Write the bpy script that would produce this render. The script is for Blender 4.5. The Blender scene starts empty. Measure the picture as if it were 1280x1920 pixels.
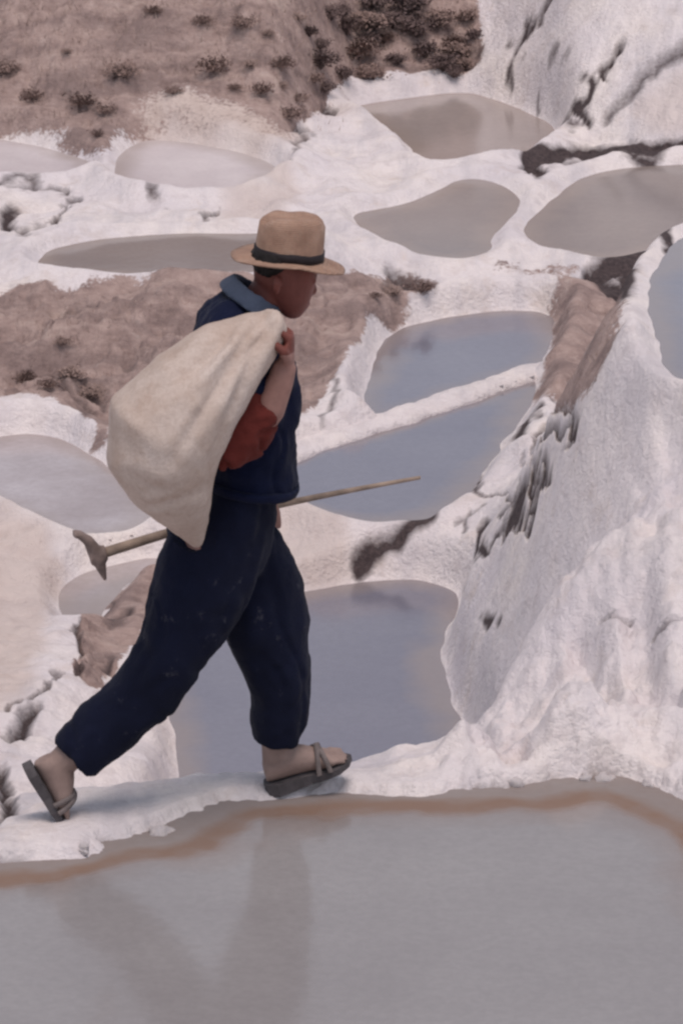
import bpy, bmesh, math, random
import numpy as np
from mathutils import Vector, Matrix
random.seed(7); np.random.seed(7)
R = math.radians
scn = bpy.context.scene
COL = scn.collection

# ------------------------------------------------------------------ camera, sky, sun, exposure
H = 3.8; PITCH = R(17.0); F = 8640.0            # F: focal length in pixels of the 1280 px wide photograph
cam_d = bpy.data.cameras.new('camera'); cam = bpy.data.objects.new('camera', cam_d); COL.objects.link(cam)
cam.location = (0, 0, H); cam.rotation_euler = (R(90) - PITCH, 0, 0)
cam_d.sensor_fit = 'VERTICAL'; cam_d.sensor_height = 36.0; cam_d.sensor_width = 24.0
cam_d.lens = F * 36.0 / 1920.0
cam_d.clip_start = 0.1; cam_d.clip_end = 2000.0
scn.camera = cam

SUN_EL, SUN_AZ = 73.0, 165.0                    # azimuth clockwise from +Y: high on the right, thin overcast
w = bpy.data.worlds.new('World'); scn.world = w; w.use_nodes = True
nt = w.node_tree; nt.nodes.clear()
sky = nt.nodes.new('ShaderNodeTexSky'); sky.sky_type = 'NISHITA'; sky.sun_disc = False
sky.sun_elevation = R(SUN_EL); sky.sun_rotation = R(SUN_AZ)
sky.altitude = 3000; sky.air_density = 1.0; sky.dust_density = 6.0; sky.ozone_density = 1.0
bg = nt.nodes.new('ShaderNodeBackground'); bg.inputs['Strength'].default_value = 0.13
wo = nt.nodes.new('ShaderNodeOutputWorld')
hs = nt.nodes.new('ShaderNodeHueSaturation'); hs.inputs['Saturation'].default_value = 0.38     # thin overcast: a paler sky
nt.links.new(sky.outputs[0], hs.inputs['Color']); nt.links.new(hs.outputs[0], bg.inputs[0]); nt.links.new(bg.outputs[0], wo.inputs[0])
sd = bpy.data.lights.new('sun', 'SUN'); sd.energy = 1.75; sd.angle = R(30); sd.color = (1.0, 0.875, 0.80)
sun = bpy.data.objects.new('sun', sd); COL.objects.link(sun)
az, el = R(SUN_AZ), R(SUN_EL)
sv = Vector((math.sin(az) * math.cos(el), math.cos(az) * math.cos(el), math.sin(el)))
sun.rotation_euler = sv.to_track_quat('Z', 'Y').to_euler()
scn.view_settings.view_transform = 'Standard'; scn.view_settings.look = 'None'
scn.view_settings.gamma = 1.0; scn.view_settings.use_curve_mapping = False
scn.view_settings.exposure = 0.30
scn.render.filter_size = 2.2
try: scn.cycles.filter_width = 2.6
except Exception: pass
scn.cycles.max_bounces = 6; scn.cycles.diffuse_bounces = 3

# ------------------------------------------------------------------ pixel <-> place
cP, sP = math.cos(PITCH), math.sin(PITCH)
def ray(px, py):
    a = (px - 640.0) / F; b = (py - 960.0) / F
    return Vector((a, cP - b * sP, -sP - b * cP))
def hit_z(px, py, z):
    d = ray(px, py); t = (z - H) / d.z
    return Vector((d.x * t, d.y * t, z))
def proj(x, y, z):
    dz = z - H
    dep = y * cP - dz * sP
    return 640.0 + F * x / dep, 960.0 - F * (y * sP + dz * cP) / dep

# ------------------------------------------------------------------ numeric helpers
def smooth(a, b, x):
    t = np.clip((x - a) / (b - a), 0, 1); return t * t * (3 - 2 * t)
def vnoise(x, y, z, seed=0):
    xi, yi, zi = np.floor(x).astype(np.int64), np.floor(y).astype(np.int64), np.floor(z).astype(np.int64)
    fx, fy, fz = x - xi, y - yi, z - zi
    ux, uy, uz = fx*fx*fx*(fx*(fx*6-15)+10), fy*fy*fy*(fy*(fy*6-15)+10), fz*fz*fz*(fz*(fz*6-15)+10)
    def h(i, j, k):
        n = (i * 374761393 + j * 668265263 + k * 1274126177 + seed * 362437) & 0x7fffffff
        n = ((n ^ (n >> 13)) * 1103515245) & 0x7fffffff
        n = (n ^ (n >> 16)) & 0xffff
        return n / 32767.5 - 1.0
    def l(a, b, t): return a + (b - a) * t
    return l(l(l(h(xi,yi,zi), h(xi+1,yi,zi), ux), l(h(xi,yi+1,zi), h(xi+1,yi+1,zi), ux), uy),
             l(l(h(xi,yi,zi+1), h(xi+1,yi,zi+1), ux), l(h(xi,yi+1,zi+1), h(xi+1,yi+1,zi+1), ux), uy), uz)
def fbm(x, y, z, s, octs=3, seed=0, gain=0.5):
    out = 0; a = 1.0
    for o in range(octs):
        out = out + a * vnoise(x * s + 17.3 * o, y * s + 5.1 * o, z * s, seed + o); a *= gain; s *= 2.03
    return out
def seg_dist(X, Y, poly, closed):
    P = np.asarray(poly, float); n = len(P)
    best = np.full(X.shape, 1e18); par = np.zeros(X.shape, bool)
    tt = np.zeros(X.shape)
    for i in range(n if closed else n - 1):
        ax, ay = P[i][:2]; bx, by = P[(i + 1) % n][:2]
        dx, dy = bx - ax, by - ay
        L = dx*dx + dy*dy + 1e-12
        t = np.clip(((X - ax) * dx + (Y - ay) * dy) / L, 0, 1)
        d = (X - ax - t*dx)**2 + (Y - ay - t*dy)**2
        m = d < best; best = np.where(m, d, best); tt = np.where(m, i + t, tt)
        if closed:
            c = ((ay > Y) != (by > Y)) & (X < dx * (Y - ay) / (dy if abs(dy) > 1e-12 else 1e-12) + ax)
            par ^= c
    d = np.sqrt(best)
    return (np.where(par, -d, d) if closed else d), tt
def chaikin(p, n=2, closed=True):
    p = [tuple(q) for q in p]
    for _ in range(n):
        o = []
        m = len(p) if closed else len(p) - 1
        for i in range(m):
            a, b = p[i], p[(i + 1) % len(p)]
            o.append(tuple(.75*x + .25*y for x, y in zip(a, b))); o.append(tuple(.25*x + .75*y for x, y in zip(a, b)))
        if not closed: o = [p[0]] + o + [p[-1]]
        p = o
    return p

# ------------------------------------------------------------------ materials
def mat(name):
    m = bpy.data.materials.new(name); m.use_nodes = True
    n = m.node_tree; b = n.nodes['Principled BSDF']
    return m, n, b
def N(n, t, **kw):
    x = n.nodes.new(t)
    for k, v in kw.items(): setattr(x, k, v)
    return x
def noise_node(n, scale, detail=4, rough=.55, coord='Object', vec=None):
    t = N(n, 'ShaderNodeTexNoise'); t.inputs['Scale'].default_value = scale
    t.inputs['Detail'].default_value = detail; t.inputs['Roughness'].default_value = rough
    if vec is None:
        tc = N(n, 'ShaderNodeTexCoord'); vec = tc.outputs[coord]
    n.links.new(vec, t.inputs['Vector']); return t
def mixc(n, fac, a, b):
    m = N(n, 'ShaderNodeMix', data_type='RGBA')
    for v, i in ((fac, 0), (a, 6), (b, 7)):
        if isinstance(v, (int, float)): m.inputs[i].default_value = v
        elif isinstance(v, tuple): m.inputs[i].default_value = (*v[:3], 1)
        else: n.links.new(v, m.inputs[i])
    return m.outputs[2]
def ramp(n, fac, stops):
    r = N(n, 'ShaderNodeValToRGB'); e = r.color_ramp.elements
    while len(e) < len(stops): e.new(.5)
    for k, (p, c) in enumerate(stops):
        e[k].position = p; e[k].color = (*c, 1) if len(c) == 3 else c
    n.links.new(fac, r.inputs[0]); return r.outputs[0]
def rng(n, v, a, b, c=0., d=1.):
    m = N(n, 'ShaderNodeMapRange'); n.links.new(v, m.inputs[0])
    for i, q in enumerate((a, b, c, d)): m.inputs[i + 1].default_value = q
    return m.outputs[0]
def attr(n, name):
    return N(n, 'ShaderNodeAttribute', attribute_name=name).outputs['Fac']
def bump(n, b, h, strength, dist):
    bp = N(n, 'ShaderNodeBump'); bp.inputs['Strength'].default_value = strength; bp.inputs['Distance'].default_value = dist
    n.links.new(h, bp.inputs['Height']); n.links.new(bp.outputs[0], b.inputs['Normal'])
def simple(name, col, rough=.8, var=.25, scale=30, bumpd=.002, bscale=None, col2=None):
    m, n, b = mat(name)
    t = noise_node(n, scale)
    c2 = col2 or tuple(c * (1 - var) for c in col)
    c1 = tuple(min(1, c * (1 + var * .6)) for c in col)
    n.links.new(ramp(n, t.outputs[0], [(.3, c2), (.7, c1)]), b.inputs['Base Color'])
    b.inputs['Roughness'].default_value = rough
    b.inputs['Specular IOR Level'].default_value = .25
    if bumpd:
        t2 = noise_node(n, bscale or scale * 4)
        bump(n, b, t2.outputs[0], .7, bumpd)
    return m

def terrain_material():
    m, n, b = mat('salt_and_earth')
    tc = N(n, 'ShaderNodeTexCoord').outputs['Object']
    a = noise_node(n, 2.2, 5, .6, vec=tc); f = noise_node(n, 14, 5, .65, vec=tc); g = noise_node(n, 60, 3, .6, vec=tc)
    salt = ramp(n, a.outputs[0], [(.30, (.70, .64, .67)), (.50, (.79, .72, .725)), (.70, (.85, .765, .73))])
    salt = mixc(n, rng(n, f.outputs[0], .50, .72, 0, .6), salt, (.57, .50, .50))
    s3 = noise_node(n, 5, 6, .7, vec=tc)
    salt = mixc(n, rng(n, s3.outputs[0], .56, .70, 0, .55), salt, (.60, .50, .45))
    mp = N(n, 'ShaderNodeMapping'); mp.inputs['Scale'].default_value = (7, 1.3, 1.3); n.links.new(tc, mp.inputs['Vector'])
    s4 = noise_node(n, 1.0, 5, .65, vec=mp.outputs[0])
    salt = mixc(n, rng(n, s4.outputs[0], .50, .66, 0, .55), salt, (.56, .52, .55))
    tan = ramp(n, f.outputs[0], [(.3, (.52, .415, .375)), (.7, (.68, .57, .525))])
    c = mixc(n, attr(n, 'tan'), salt, tan)
    mp2 = N(n, 'ShaderNodeMapping'); mp2.inputs['Scale'].default_value = (1.5, 4.0, 4.0); n.links.new(tc, mp2.inputs['Vector'])
    e0 = noise_node(n, 1.6, 7, .70, vec=mp2.outputs[0])
    earth = ramp(n, f.outputs[0], [(.25, (.23, .165, .15)), (.45, (.36, .262, .238)), (.62, (.44, .328, .298)), (.8, (.51, .41, .38))])
    earth = mixc(n, rng(n, e0.outputs[0], 0.46, .60, 0, .62), earth, (.19, .138, .132))
    earth = mixc(n, rng(n, e0.outputs[0], .42, .30, 0, .6), earth, (.56, .44, .39))
    ef = N(n, 'ShaderNodeMath', operation='ADD'); n.links.new(attr(n, 'earth'), ef.inputs[0])
    n.links.new(rng(n, g.outputs[0], .3, .7, -.25, .25), ef.inputs[1])
    c = mixc(n, rng(n, ef.outputs[0], .35, .65), c, earth)
    mud_shade = ramp(n, g.outputs[0], [(.3, (.045, .034, .037)), (.7, (.105, .078, .078))])  # near-black for bare wet earth and for painted shade
    mf = N(n, 'ShaderNodeMath', operation='ADD'); n.links.new(attr(n, 'mud_shade'), mf.inputs[0])
    n.links.new(rng(n, g.outputs[0], .3, .7, -.10, .10), mf.inputs[1])
    c = mixc(n, rng(n, mf.outputs[0], .14, .80), c, mud_shade)
    n.links.new(c, b.inputs['Base Color'])
    b.inputs['Roughness'].default_value = .85; b.inputs['Specular IOR Level'].default_value = .2
    h = N(n, 'ShaderNodeMath', operation='ADD'); n.links.new(f.outputs[0], h.inputs[0])
    h2 = N(n, 'ShaderNodeMath', operation='MULTIPLY'); n.links.new(g.outputs[0], h2.inputs[0]); h2.inputs[1].default_value = .5
    n.links.new(h2.outputs[0], h.inputs[1])
    k_ = noise_node(n, 30, 7, .72, vec=tc)
    h3 = N(n, 'ShaderNodeMath', operation='MULTIPLY_ADD'); n.links.new(k_.outputs[0], h3.inputs[0]); h3.inputs[1].default_value = 1.4; n.links.new(h.outputs[0], h3.inputs[2])
    bump(n, b, h3.outputs[0], .60, .022)
    return m
M_TERR = terrain_material()

def water_material(name, deep, deep2, stain=None, rough=.10, stain_w=.22):
    m, n, b = mat(name)
    tc = N(n, 'ShaderNodeTexCoord').outputs['Object']
    a = noise_node(n, 1.6, 4, .6, vec=tc); g = noise_node(n, 45, 3, .7, vec=tc)
    c = ramp(n, a.outputs[0], [(.35, deep), (.65, deep2)])
    c = mixc(n, rng(n, g.outputs[0], .35, .65, 0, .25), c, tuple(x * .72 for x in deep))
    sh = N(n, 'ShaderNodeMath', operation='ADD'); n.links.new(attr(n, 'shore'), sh.inputs[0])
    wob = noise_node(n, 1.7, 4, .6, vec=tc)
    n.links.new(rng(n, wob.outputs[0], .3, .7, -.055, .055), sh.inputs[1])
    if stain:
        fac = ramp(n, rng(n, sh.outputs[0], 0, .5), [(0, (.35,)*3), (.07, (.35,)*3), (.15, (.9,)*3), (.23, (1,)*3), (.31, (.3,)*3), (.48, (0,)*3)])
        st = noise_node(n, 9, 4, .6, vec=tc)
        f2 = N(n, 'ShaderNodeMath', operation='MULTIPLY'); n.links.new(fac, f2.inputs[0])
        n.links.new(rng(n, st.outputs[0], .25, .55, .65, 1.), f2.inputs[1])
        c = mixc(n, f2.outputs[0], c, stain)
        n.links.new(rng(n, sh.outputs[0], .07, .15, .8, rough), b.inputs['Roughness'])      # wet crust along the edge, open water beyond
    else:
        c = mixc(n, rng(n, sh.outputs[0], 0, .10, .55, 0), c, (.30, .24, .21))
    n.links.new(c, b.inputs['Base Color'])
    if not stain: b.inputs['Roughness'].default_value = rough
    b.inputs['IOR'].default_value = 1.38
    b.inputs['Specular IOR Level'].default_value = .5
    rip = noise_node(n, 22, 2, .5, vec=tc)
    bump(n, b, rip.outputs[0], .12, .004)
    return m

# ------------------------------------------------------------------ ponds (outlines traced, each laid on its own level)
K = .844
def water_def(key): return PONDS[key]
PONDS = {
 'fore': dict(z=-.035, rim=.012, rw=.10, px=[(-260,1660),(-60,1634),(0,1622),(120,1612),(165,1600),(220,1580),(300,1570),(345,1540),(420,1510),(480,1500),(650,1497),(760,1498),(850,1490),(960,1478),(1060,1468),(1130,1455),(1200,1470),(1250,1490),(1290,1508),(1350,1560),(1500,1700),(1700,2600),(-500,2600),(-420,1800)],
   label='wide grey foreground pond of still water below the walking man'),
 'behind': dict(z=-.80, rim=.03, rw=.08, px=[(440,1140),(570,1110),(640,1100),(700,1088),(760,1085),(820,1098),(858,1112),(850,1150),(822,1210),(832,1290),(865,1370),(885,1480),(860,1580),(740,1650),(560,1690),(345,1700),(338,1560),(345,1450),(325,1330),(310,1240),(360,1180)],
   label='blue grey pond seen behind and between the man\'s legs'),
 'tool': dict(z=-.64, rim=.05, rw=.09, px=[(470,890),(560,846),(700,807),(820,770),(920,737),(1005,708),(1000,737),(985,772),(940,830),(900,880),(870,940),(840,963),(720,980),(640,975),(590,955),(520,945),(470,930)],
   label='dark blue pond behind the thin tip of the carried handle'),
 'curved': dict(z=-.62, rim=.08, rw=.10, px=[(680,788),(692,720),(706,665),(730,630),(765,610),(850,592),(940,582),(1032,584),(1034,625),(1018,660),(1010,690),(900,720),(790,754)],
   label='grey blue pond with a thick curved white bank right of the sack'),
 'diamond': dict(z=-.50, rim=.03, rw=.08, px=[(648,404),(760,385),(830,355),(870,335),(920,340),(956,360),(978,382),(944,410),(915,450),(905,478),(850,487),(770,480),(700,440)],
   label='dark diamond shaped pond right of the straw hat'),
 'upper_right': dict(z=-.515, rim=.03, rw=.08, px=[(984,430),(1016,390),(1080,340),(1150,318),(1320,304),(1420,320),(1420,430),(1290,450),(1215,465),(1130,484),(1040,470),(994,447)],
   label='large dull grey pond at the right below the dark ledge'),
 'top': dict(z=-.56, rim=.055, rw=.10, px=[(648,200),(750,185),(870,170),(940,190),(1052,237),(1030,262),(990,290),(960,302),(860,315),(830,331),(800,320),(780,290),(740,250),(690,217)],
   label='farthest beige grey pond under the shrubby hillside'),
 'hat_left': dict(z=-.42, rim=.045, rw=.08, px=[(68,490),(100,465),(200,447),(320,440),(400,438),(560,440),(600,480),(480,512),(400,524),(200,519),(90,507)],
   label='long brownish grey pond left of the straw hat'),
 'pale': dict(z=-.50, rim=.07, rw=.10, px=[(212,312),(244,270),(290,260),(400,273),(532,310),(500,342),(440,368),(380,385),(290,375),(222,345)],
   label='pale whitish pond at the upper left, salt crusted'),
 'pale_edge': dict(z=-.512, rim=.07, rw=.10, px=[(-160,235),(0,260),(100,280),(180,306),(170,328),(100,345),(0,342),(-160,345)],
   label='pale whitish pond cut by the upper left edge of the photo'),
 'sack_left': dict(z=-.70, rim=.06, rw=.10, px=[(-160,838),(0,820),(60,811),(120,824),(180,858),(230,900),(292,955),(270,985),(200,1001),(130,1006),(60,972),(0,936),(-160,900)],
   label='mottled grey pond at the left beside the sack'),
 'small': dict(z=-.78, rim=.025, rw=.06, px=[(118,1115),(150,1082),(205,1062),(300,1042),(312,1062),(235,1090),(190,1140),(152,1192),(124,1165)],
   label='small blue pond under the pick head'),
 'mound_top': dict(z=.60, rim=.04, rw=.09, px=[(1300,430),(1242,500),(1226,570),(1230,620),(1250,680),(1300,716),(1400,718),(1490,650),(1510,550),(1440,445),(1370,425)],
   label='blue pond at the right edge on top of the white mound'),
}
for p in PONDS.values():
    p['z'] *= K
    q = chaikin(p['px'], 1)
    p['w'] = [hit_z(x, y, p['z'])[:2] for x, y in q]

# control lines: (pixel x, pixel y, z)
CTRL = [
 [(-500,1640,-.01),(-200,1598,-.01),(0,1565,0),(110,1545,0),(300,1508,0),(515,1478,0),(700,1476,-.01),(900,1462,-.01),(1100,1440,.0),(1280,1455,.02),(1500,1560,.02)],   # top of the walked bank
 [(690,1425,-.16),(780,1405,-.16),(900,1395,-.10)],
 [(1060,1340,.08),(1150,1300,.14),(1300,1300,.16),(1500,1300,.2)],
 [(1110,980,.36),(1200,940,.42),(1350,920,.48)],
 [(1165,640,.62),(1175,560,.64),(1210,480,.64),(1275,425,.64),(1400,400,.64),(1560,440,.64),(1590,560,.64),(1560,700,.64),(1440,760,.62)],
 [(960,900,-.2),(1020,820,-.1),(1080,760,.1)],
 [(-200,1330,-.45),(60,1280,-.5),(120,1200,-.62)],
 [(230,1400,-.42),(300,1380,-.5),(335,1440,-.55)],
]
CTRLW = [[(*hit_z(x, y, z * K)[:2], z * K) for x, y, z in c] for c in CTRL]

# hill foot: (pixel x, pixel y, z at the foot)
HF = [(-900,228,-.47),(-300,232,-.47),(0,243,-.47),(190,262,-.47),(250,250,-.47),(400,252,-.47),(545,262,-.47),(600,205,-.5),(650,165,-.52),(870,146,-.52),(950,160,-.5),(1080,228,-.45),(1280,258,-.42),(2000,268,-.42)]
HFW = np.array([(*hit_z(x, y, z * K)[:2], z * K) for x, y, z in HF])
HF_a = HFW[:, 0] / HFW[:, 1]; HF_y = HFW[:, 1]

# ------------------------------------------------------------------ terrain height field
cols = np.concatenate([-np.geomspace(.46, .1065, 44)[:-1], np.linspace(-.105, .105, 641), np.geomspace(.1065, .46, 44)[1:]])
r1 = np.linspace(3.5, 8.9, 22)[:-1]
r2 = 1 / np.linspace(1/8.9, 1/19.6, 760)
r3 = 19.6 * np.geomspace(1.002, 1.25, 130)
r4 = 24.5 * np.geomspace(1.02, 9, 40)
rows = np.concatenate([r1, r2, r3, r4])
NC, NR = len(cols), len(rows)
A2, Y2 = np.meshgrid(cols, rows)                # [row, col]
X2 = A2 * Y2
ST = 4
ci = np.unique(np.append(np.arange(0, NC, ST), NC - 1)); ri = np.unique(np.append(np.arange(0, NR, ST), NR - 1))
Xc, Yc = X2[np.ix_(ri, ci)], Y2[np.ix_(ri, ci)]
def up(fc):
    t = np.empty((len(ri), NC))
    for k in range(len(ri)): t[k] = np.interp(np.arange(NC), ci, fc[k])
    lo = np.clip(np.searchsorted(ri, np.arange(NR), 'right') - 1, 0, len(ri) - 2)
    f = ((np.arange(NR) - ri[lo]) / (ri[lo + 1] - ri[lo]))[:, None]
    return t[lo] * (1 - f) + t[lo + 1] * f
num = np.zeros(Xc.shape); den = np.zeros(Xc.shape); sdf = {}
for k, p in PONDS.items():
    d, _ = seg_dist(Xc, Yc, p['w'], True); sdf[k] = up(d)
    ww = 1 / (np.maximum(d, 0) + .05) ** 2.3
    num += ww * (p['z'] + .02); den += ww
for c in CTRLW:
    P = np.array(c); d, t = seg_dist(Xc, Yc, P, False)
    zc = np.interp(t, np.arange(len(P)), P[:, 2])
    ww = 1 / (d + .06) ** 2.3
    num += ww * zc; den += ww
d, t = seg_dist(Xc, Yc, HFW, False)
ww = 1 / (d + .06) ** 2.3
num += ww * np.interp(t, np.arange(len(HFW)), HFW[:, 2]); den += ww
def blur(a, sig, ax):
    r = int(3 * sig) + 1; k = np.exp(-.5 * (np.arange(-r, r + 1) / sig) ** 2); k /= k.sum()
    return np.apply_along_axis(lambda v: np.convolve(np.pad(v, r, 'edge'), k, 'valid'), ax, a)
ZB = up(blur(blur(num / den, 2.0, 0), 4.0, 1))
ag = np.linspace(-.5, .5, 2001); kern = np.exp(-np.linspace(-2.5, 2.5, 61) ** 2); kern /= kern.sum()
def soft(v): 
    t = np.interp(ag, HF_a, v); return np.convolve(np.pad(t, 30, 'edge'), kern, 'valid')
yf = np.interp(A2, ag, soft(HF_y)) - .05
past = Y2 - yf
hill = np.where(past > 0, past, 0)
hz = .56 * np.minimum(hill, 2.6); hz = hz + .12 * np.maximum(hill - 2.6, 0)
ZF = np.interp(A2, ag, soft(HFW[:, 2]))
hb = smooth(0, .8, past)
ZB = ZB * (1 - hb) + ZF * hb + hz
dmin = np.full(X2.shape, 1e9); zp = np.zeros(X2.shape); rim = np.zeros(X2.shape); rw = np.ones(X2.shape)
for k, p in PONDS.items():
    m = sdf[k] < dmin
    dmin = np.where(m, sdf[k], dmin); zp = np.where(m, p['z'], zp); rim = np.where(m, p['rim'], rim); rw = np.where(m, p['rw'], rw)
n_edge = fbm(X2, Y2, 0 * X2, 7, 2, 3)
n_fine = fbm(X2, Y2, ZB, 26, 3, 11)
n_mid = fbm(X2, Y2, ZB, 5, 3, 23)
n_big = fbm(X2, Y2, ZB, 1.6, 2, 31)
PXg, PYg = proj(X2, Y2, ZB)
foreness = smooth(.4, .1, sdf['fore'])
dn = dmin - .009 * (1 - foreness) + (.010 + .018 * foreness) * n_edge + (.001 + .012 * foreness) * n_fine

# marks on the ground: earth, beige salt and dark mud with painted-in shade, given by outlines and strokes
def stroke(pts, wd):
    d, _ = seg_dist(PXg, PYg, pts, False); return np.clip(1.0 - d / wd, 0, 1)
def patch(pts, soft):
    d, _ = seg_dist(PXg, PYg, chaikin(pts, 1), True); return smooth(soft, -soft, d)
inview = (PXg > -250) & (PXg < 1530) & (PYg > -250) & (PYg < 1700)
wobx = 16 * fbm(X2, Y2, ZB, 7, 3, 41); woby = 12 * fbm(X2, Y2, ZB, 7, 3, 47)
PX0, PY0 = PXg, PYg
PXg = PXg + wobx; PYg = PYg + woby
earth = patch([(-900,-400),(-900,235),(0,243),(100,268),(192,292),(215,262),(262,242),(400,252),(540,288),(556,240),(600,205),(648,172),(690,158),(800,150),(880,138),(905,100),(890,40),(880,-20),(900,-400)], 14) * (Y2 > 15.8)
earth = np.maximum(earth, patch([(-900,545),(100,542),(220,530),(390,526),(560,520),(700,512),(745,500),(800,525),(832,548),(760,590),(695,618),(660,690),(618,750),(560,800),(400,820),(180,838),(150,790),(60,752),(-900,745)], 12) * (Y2 < 20))
earth = np.maximum(earth, patch([(1035,556),(1100,538),(1170,556),(1165,620),(1115,715),(1080,765),(1000,765),(1005,712),(1030,650)], 26))
earth = np.maximum(earth, patch([(152,1150),(195,1102),(285,1072),(320,1090),(280,1190),(235,1240),(190,1300),(150,1280)], 10) )
earth *= 1 - .8 * patch([(262,195),(330,185),(420,200),(520,240),(545,285),(470,275),(330,248),(262,240)], 40)
tan = patch([(240,180),(420,185),(540,230),(560,300),(330,255),(230,250)], 30)
tan = np.maximum(tan, .75 * patch([(-300,960),(20,960),(120,1030),(110,1130),(70,1250),(0,1330),(-300,1330)], 30))
tan = np.maximum(tan, .6 * patch([(480,350),(560,330),(560,400),(470,420),(400,410)], 25))
tan = np.maximum(tan, .6 * patch([(500,945),(600,960),(640,1010),(640,1080),(560,1100),(500,1030)], 20))
tan = np.maximum(tan, .5 * patch([(1190,170),(1400,90),(1400,250),(1200,250)], 25))
earth = np.maximum(earth, .55 * patch([(830,500),(1000,490),(1090,520),(1030,556),(850,556)], 14) * smooth(-.1, .3, n_mid))
mud_shade = 0 * X2  # dark earth in cracks, plus shade painted under overhangs and in hollows
for pts, wd, s in [
  ([(985,305),(1020,290),(1080,278),(1180,272),(1290,270),(1400,268)], 20, 1.1), ([(1000,300),(1018,332)], 22, 1), ([(1150,285),(1225,288)], 15, 1),  # ledge: shadow of the overhang painted over its dark earth
  ([(1195,468),(1150,500),(1110,525),(1165,560)], 34, 1.1), ([(1175,490),(1160,550)], 30, 1.1), ([(1100,535),(1040,545)], 12, .9),  # hollow: its shade painted into the ground colour
  ([(655,1058),(690,1025),(735,1008),(775,985),(800,975)], 20, 1.1),  # crack in the bank, its shadow painted in
  ([(965,855),(985,800),(1010,790)], 15, 1.1), ([(985,905),(965,960),(958,985)], 16, 1.1), ([(1015,880),(1000,940),(980,985)], 13, 1), ([(1070,790),(1040,812),(1000,850)], 10, 1), ([(1085,770),(1075,820),(1060,835)], 10, .9),
  ([(905,1040),(900,1005),(910,985)], 13, 1.1), ([(920,1020),(945,995)], 12, 1), ([(905,880),(890,905)], 10, .9), ([(900,925),(960,930)], 8, .8), ([(865,1010),(875,960)], 8, .7), ([(1080,765),(1030,770)], 9, .8),
  ([(930,1165),(922,1180)], 16, .9), ([(1235,1220),(1290,1215)], 12, .9), ([(1120,1150),(1190,1150)], 12, .55),
  ([(985,300),(1010,286),(1080,276),(1180,271),(1290,268),(1400,266)], 13, 1.6), ([(1000,290),(1022,325)], 14, 1.5), ([(1195,470),(1150,502),(1110,525),(1165,556)], 22, 1.5),  # second pass, painted shade of ledge and hollow made deeper
  ([(1035,-20),(1005,50),(970,75),(955,130),(944,175)], 11, .9), ([(985,40),(970,85)], 15, .85), ([(1050,95),(1035,122)], 14, .8), ([(1160,85),(1130,130),(1125,150)], 15, 1), ([(1098,160),(1075,215),(1090,225)], 18, 1.1), ([(1015,160),(1010,200)], 9, .7), ([(1000,115),(990,125)], 10, .5),
  ([(1400,40),(1290,90),(1215,140),(1165,190),(1130,225)], 24, .72), ([(1060,225),(1050,240),(1100,235)], 10, .7),
  ([(10,405),(45,432),(75,425)], 20, 1), ([(85,428),(120,405),(135,375)], 12, .8), ([(-60,345),(60,350),(125,360)], 9, .7),
  ([(280,378),(300,378)], 11, .7), ([(385,412),(408,398)], 12, .8), ([(305,398),(312,402)], 9, .6),
  ([(555,250),(560,295)], 14, .7), ([(600,205),(618,218)], 14, .9), ([(560,258),(580,258)], 14, .7), ([(510,320),(530,328)], 12, .7),
  ([(-100,1380),(0,1365),(40,1340),(55,1325)], 24, .9), ([(-80,1480),(0,1440),(15,1500),(0,1540)], 26, .95), ([(10,1320),(60,1290),(110,1265)], 8, .7), ([(95,1265),(125,1260)], 10, .7),
  ([(165,1130),(210,1180),(240,1160)], 16, .8), ([(200,1100),(205,1145)], 10, .6), ([(160,1260),(210,1245)], 12, .8), ([(150,1180),(155,1230)], 9, .8),
  ([(720,520),(735,560),(790,545),(815,550)], 20, .8), ([(600,800),(640,770),(600,720)], 10, .6), ([(265,955),(285,945)], 14, .8), ([(270,1060),(305,1060)], 12, .7),
  ([(990,850),(1040,800),(1080,775)], 9, .8), ([(940,960),(990,900),(1010,850)], 8, .8), ([(880,1060),(935,1010),(970,990)], 8, .7), ([(1030,850),(1020,900)], 9, .9), ([(850,985),(900,950)], 7, .6),
  ([(1250,470),(1205,466),(1160,500)], 16, 1.2), ([(1200,470),(1170,530),(1170,570)], 20, 1.2), ([(1090,520),(1150,545)], 18, 1.1),  # more painted shade in and around the hollow
  ([(735,505),(780,530),(815,552)], 22, .8), ([(745,540),(700,560)], 14, .6),
  ([(640,35),(720,20),(800,10)], 26, .5), ([(690,130),(760,140),(860,135)], 20, .55), ([(840,60),(890,90)], 26, .65), ([(560,140),(600,180)], 22, .5), ([(120,170),(150,210),(190,200)], 20, .5), ([(210,130),(290,125)], 12, .5), ([(480,180),(540,190)], 14, .4), ([(0,100),(20,140)], 16, .4), ([(430,20),(470,40)], 14, .4),
  ([(100,690),(150,750),(165,800)], 22, .6), ([(110,620),(130,580),(180,575)], 10, .6), ([(60,700),(130,700),(190,740)], 18, .6), ([(230,670),(290,680)], 12, .5),
  ]:
    mud_shade = np.maximum(mud_shade, s * stroke(pts, wd))
salt_lump = patch([(140,1130),(175,1115),(205,1140),(190,1165),(160,1165)], 10)
mud_shade *= 1 - smooth(.3, .8, salt_lump); earth *= 1 - smooth(.2, .7, salt_lump)
PXg, PYg = PX0, PY0
gy = np.gradient(ZB, axis=0) / np.maximum(np.gradient(Y2, axis=0), 1e-6)
gx = np.gradient(ZB, axis=1) / np.maximum(np.gradient(X2, axis=1), 1e-6)
steep = 1 / (1 + (np.hypot(gx, gy) / 1.05) ** 3)
mound = smooth(820, 900, PXg + .25 * (PYg - 1300)) * smooth(1480, 1400, PYg) * smooth(400, 520, PYg) * (Y2 < 15.5)
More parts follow.
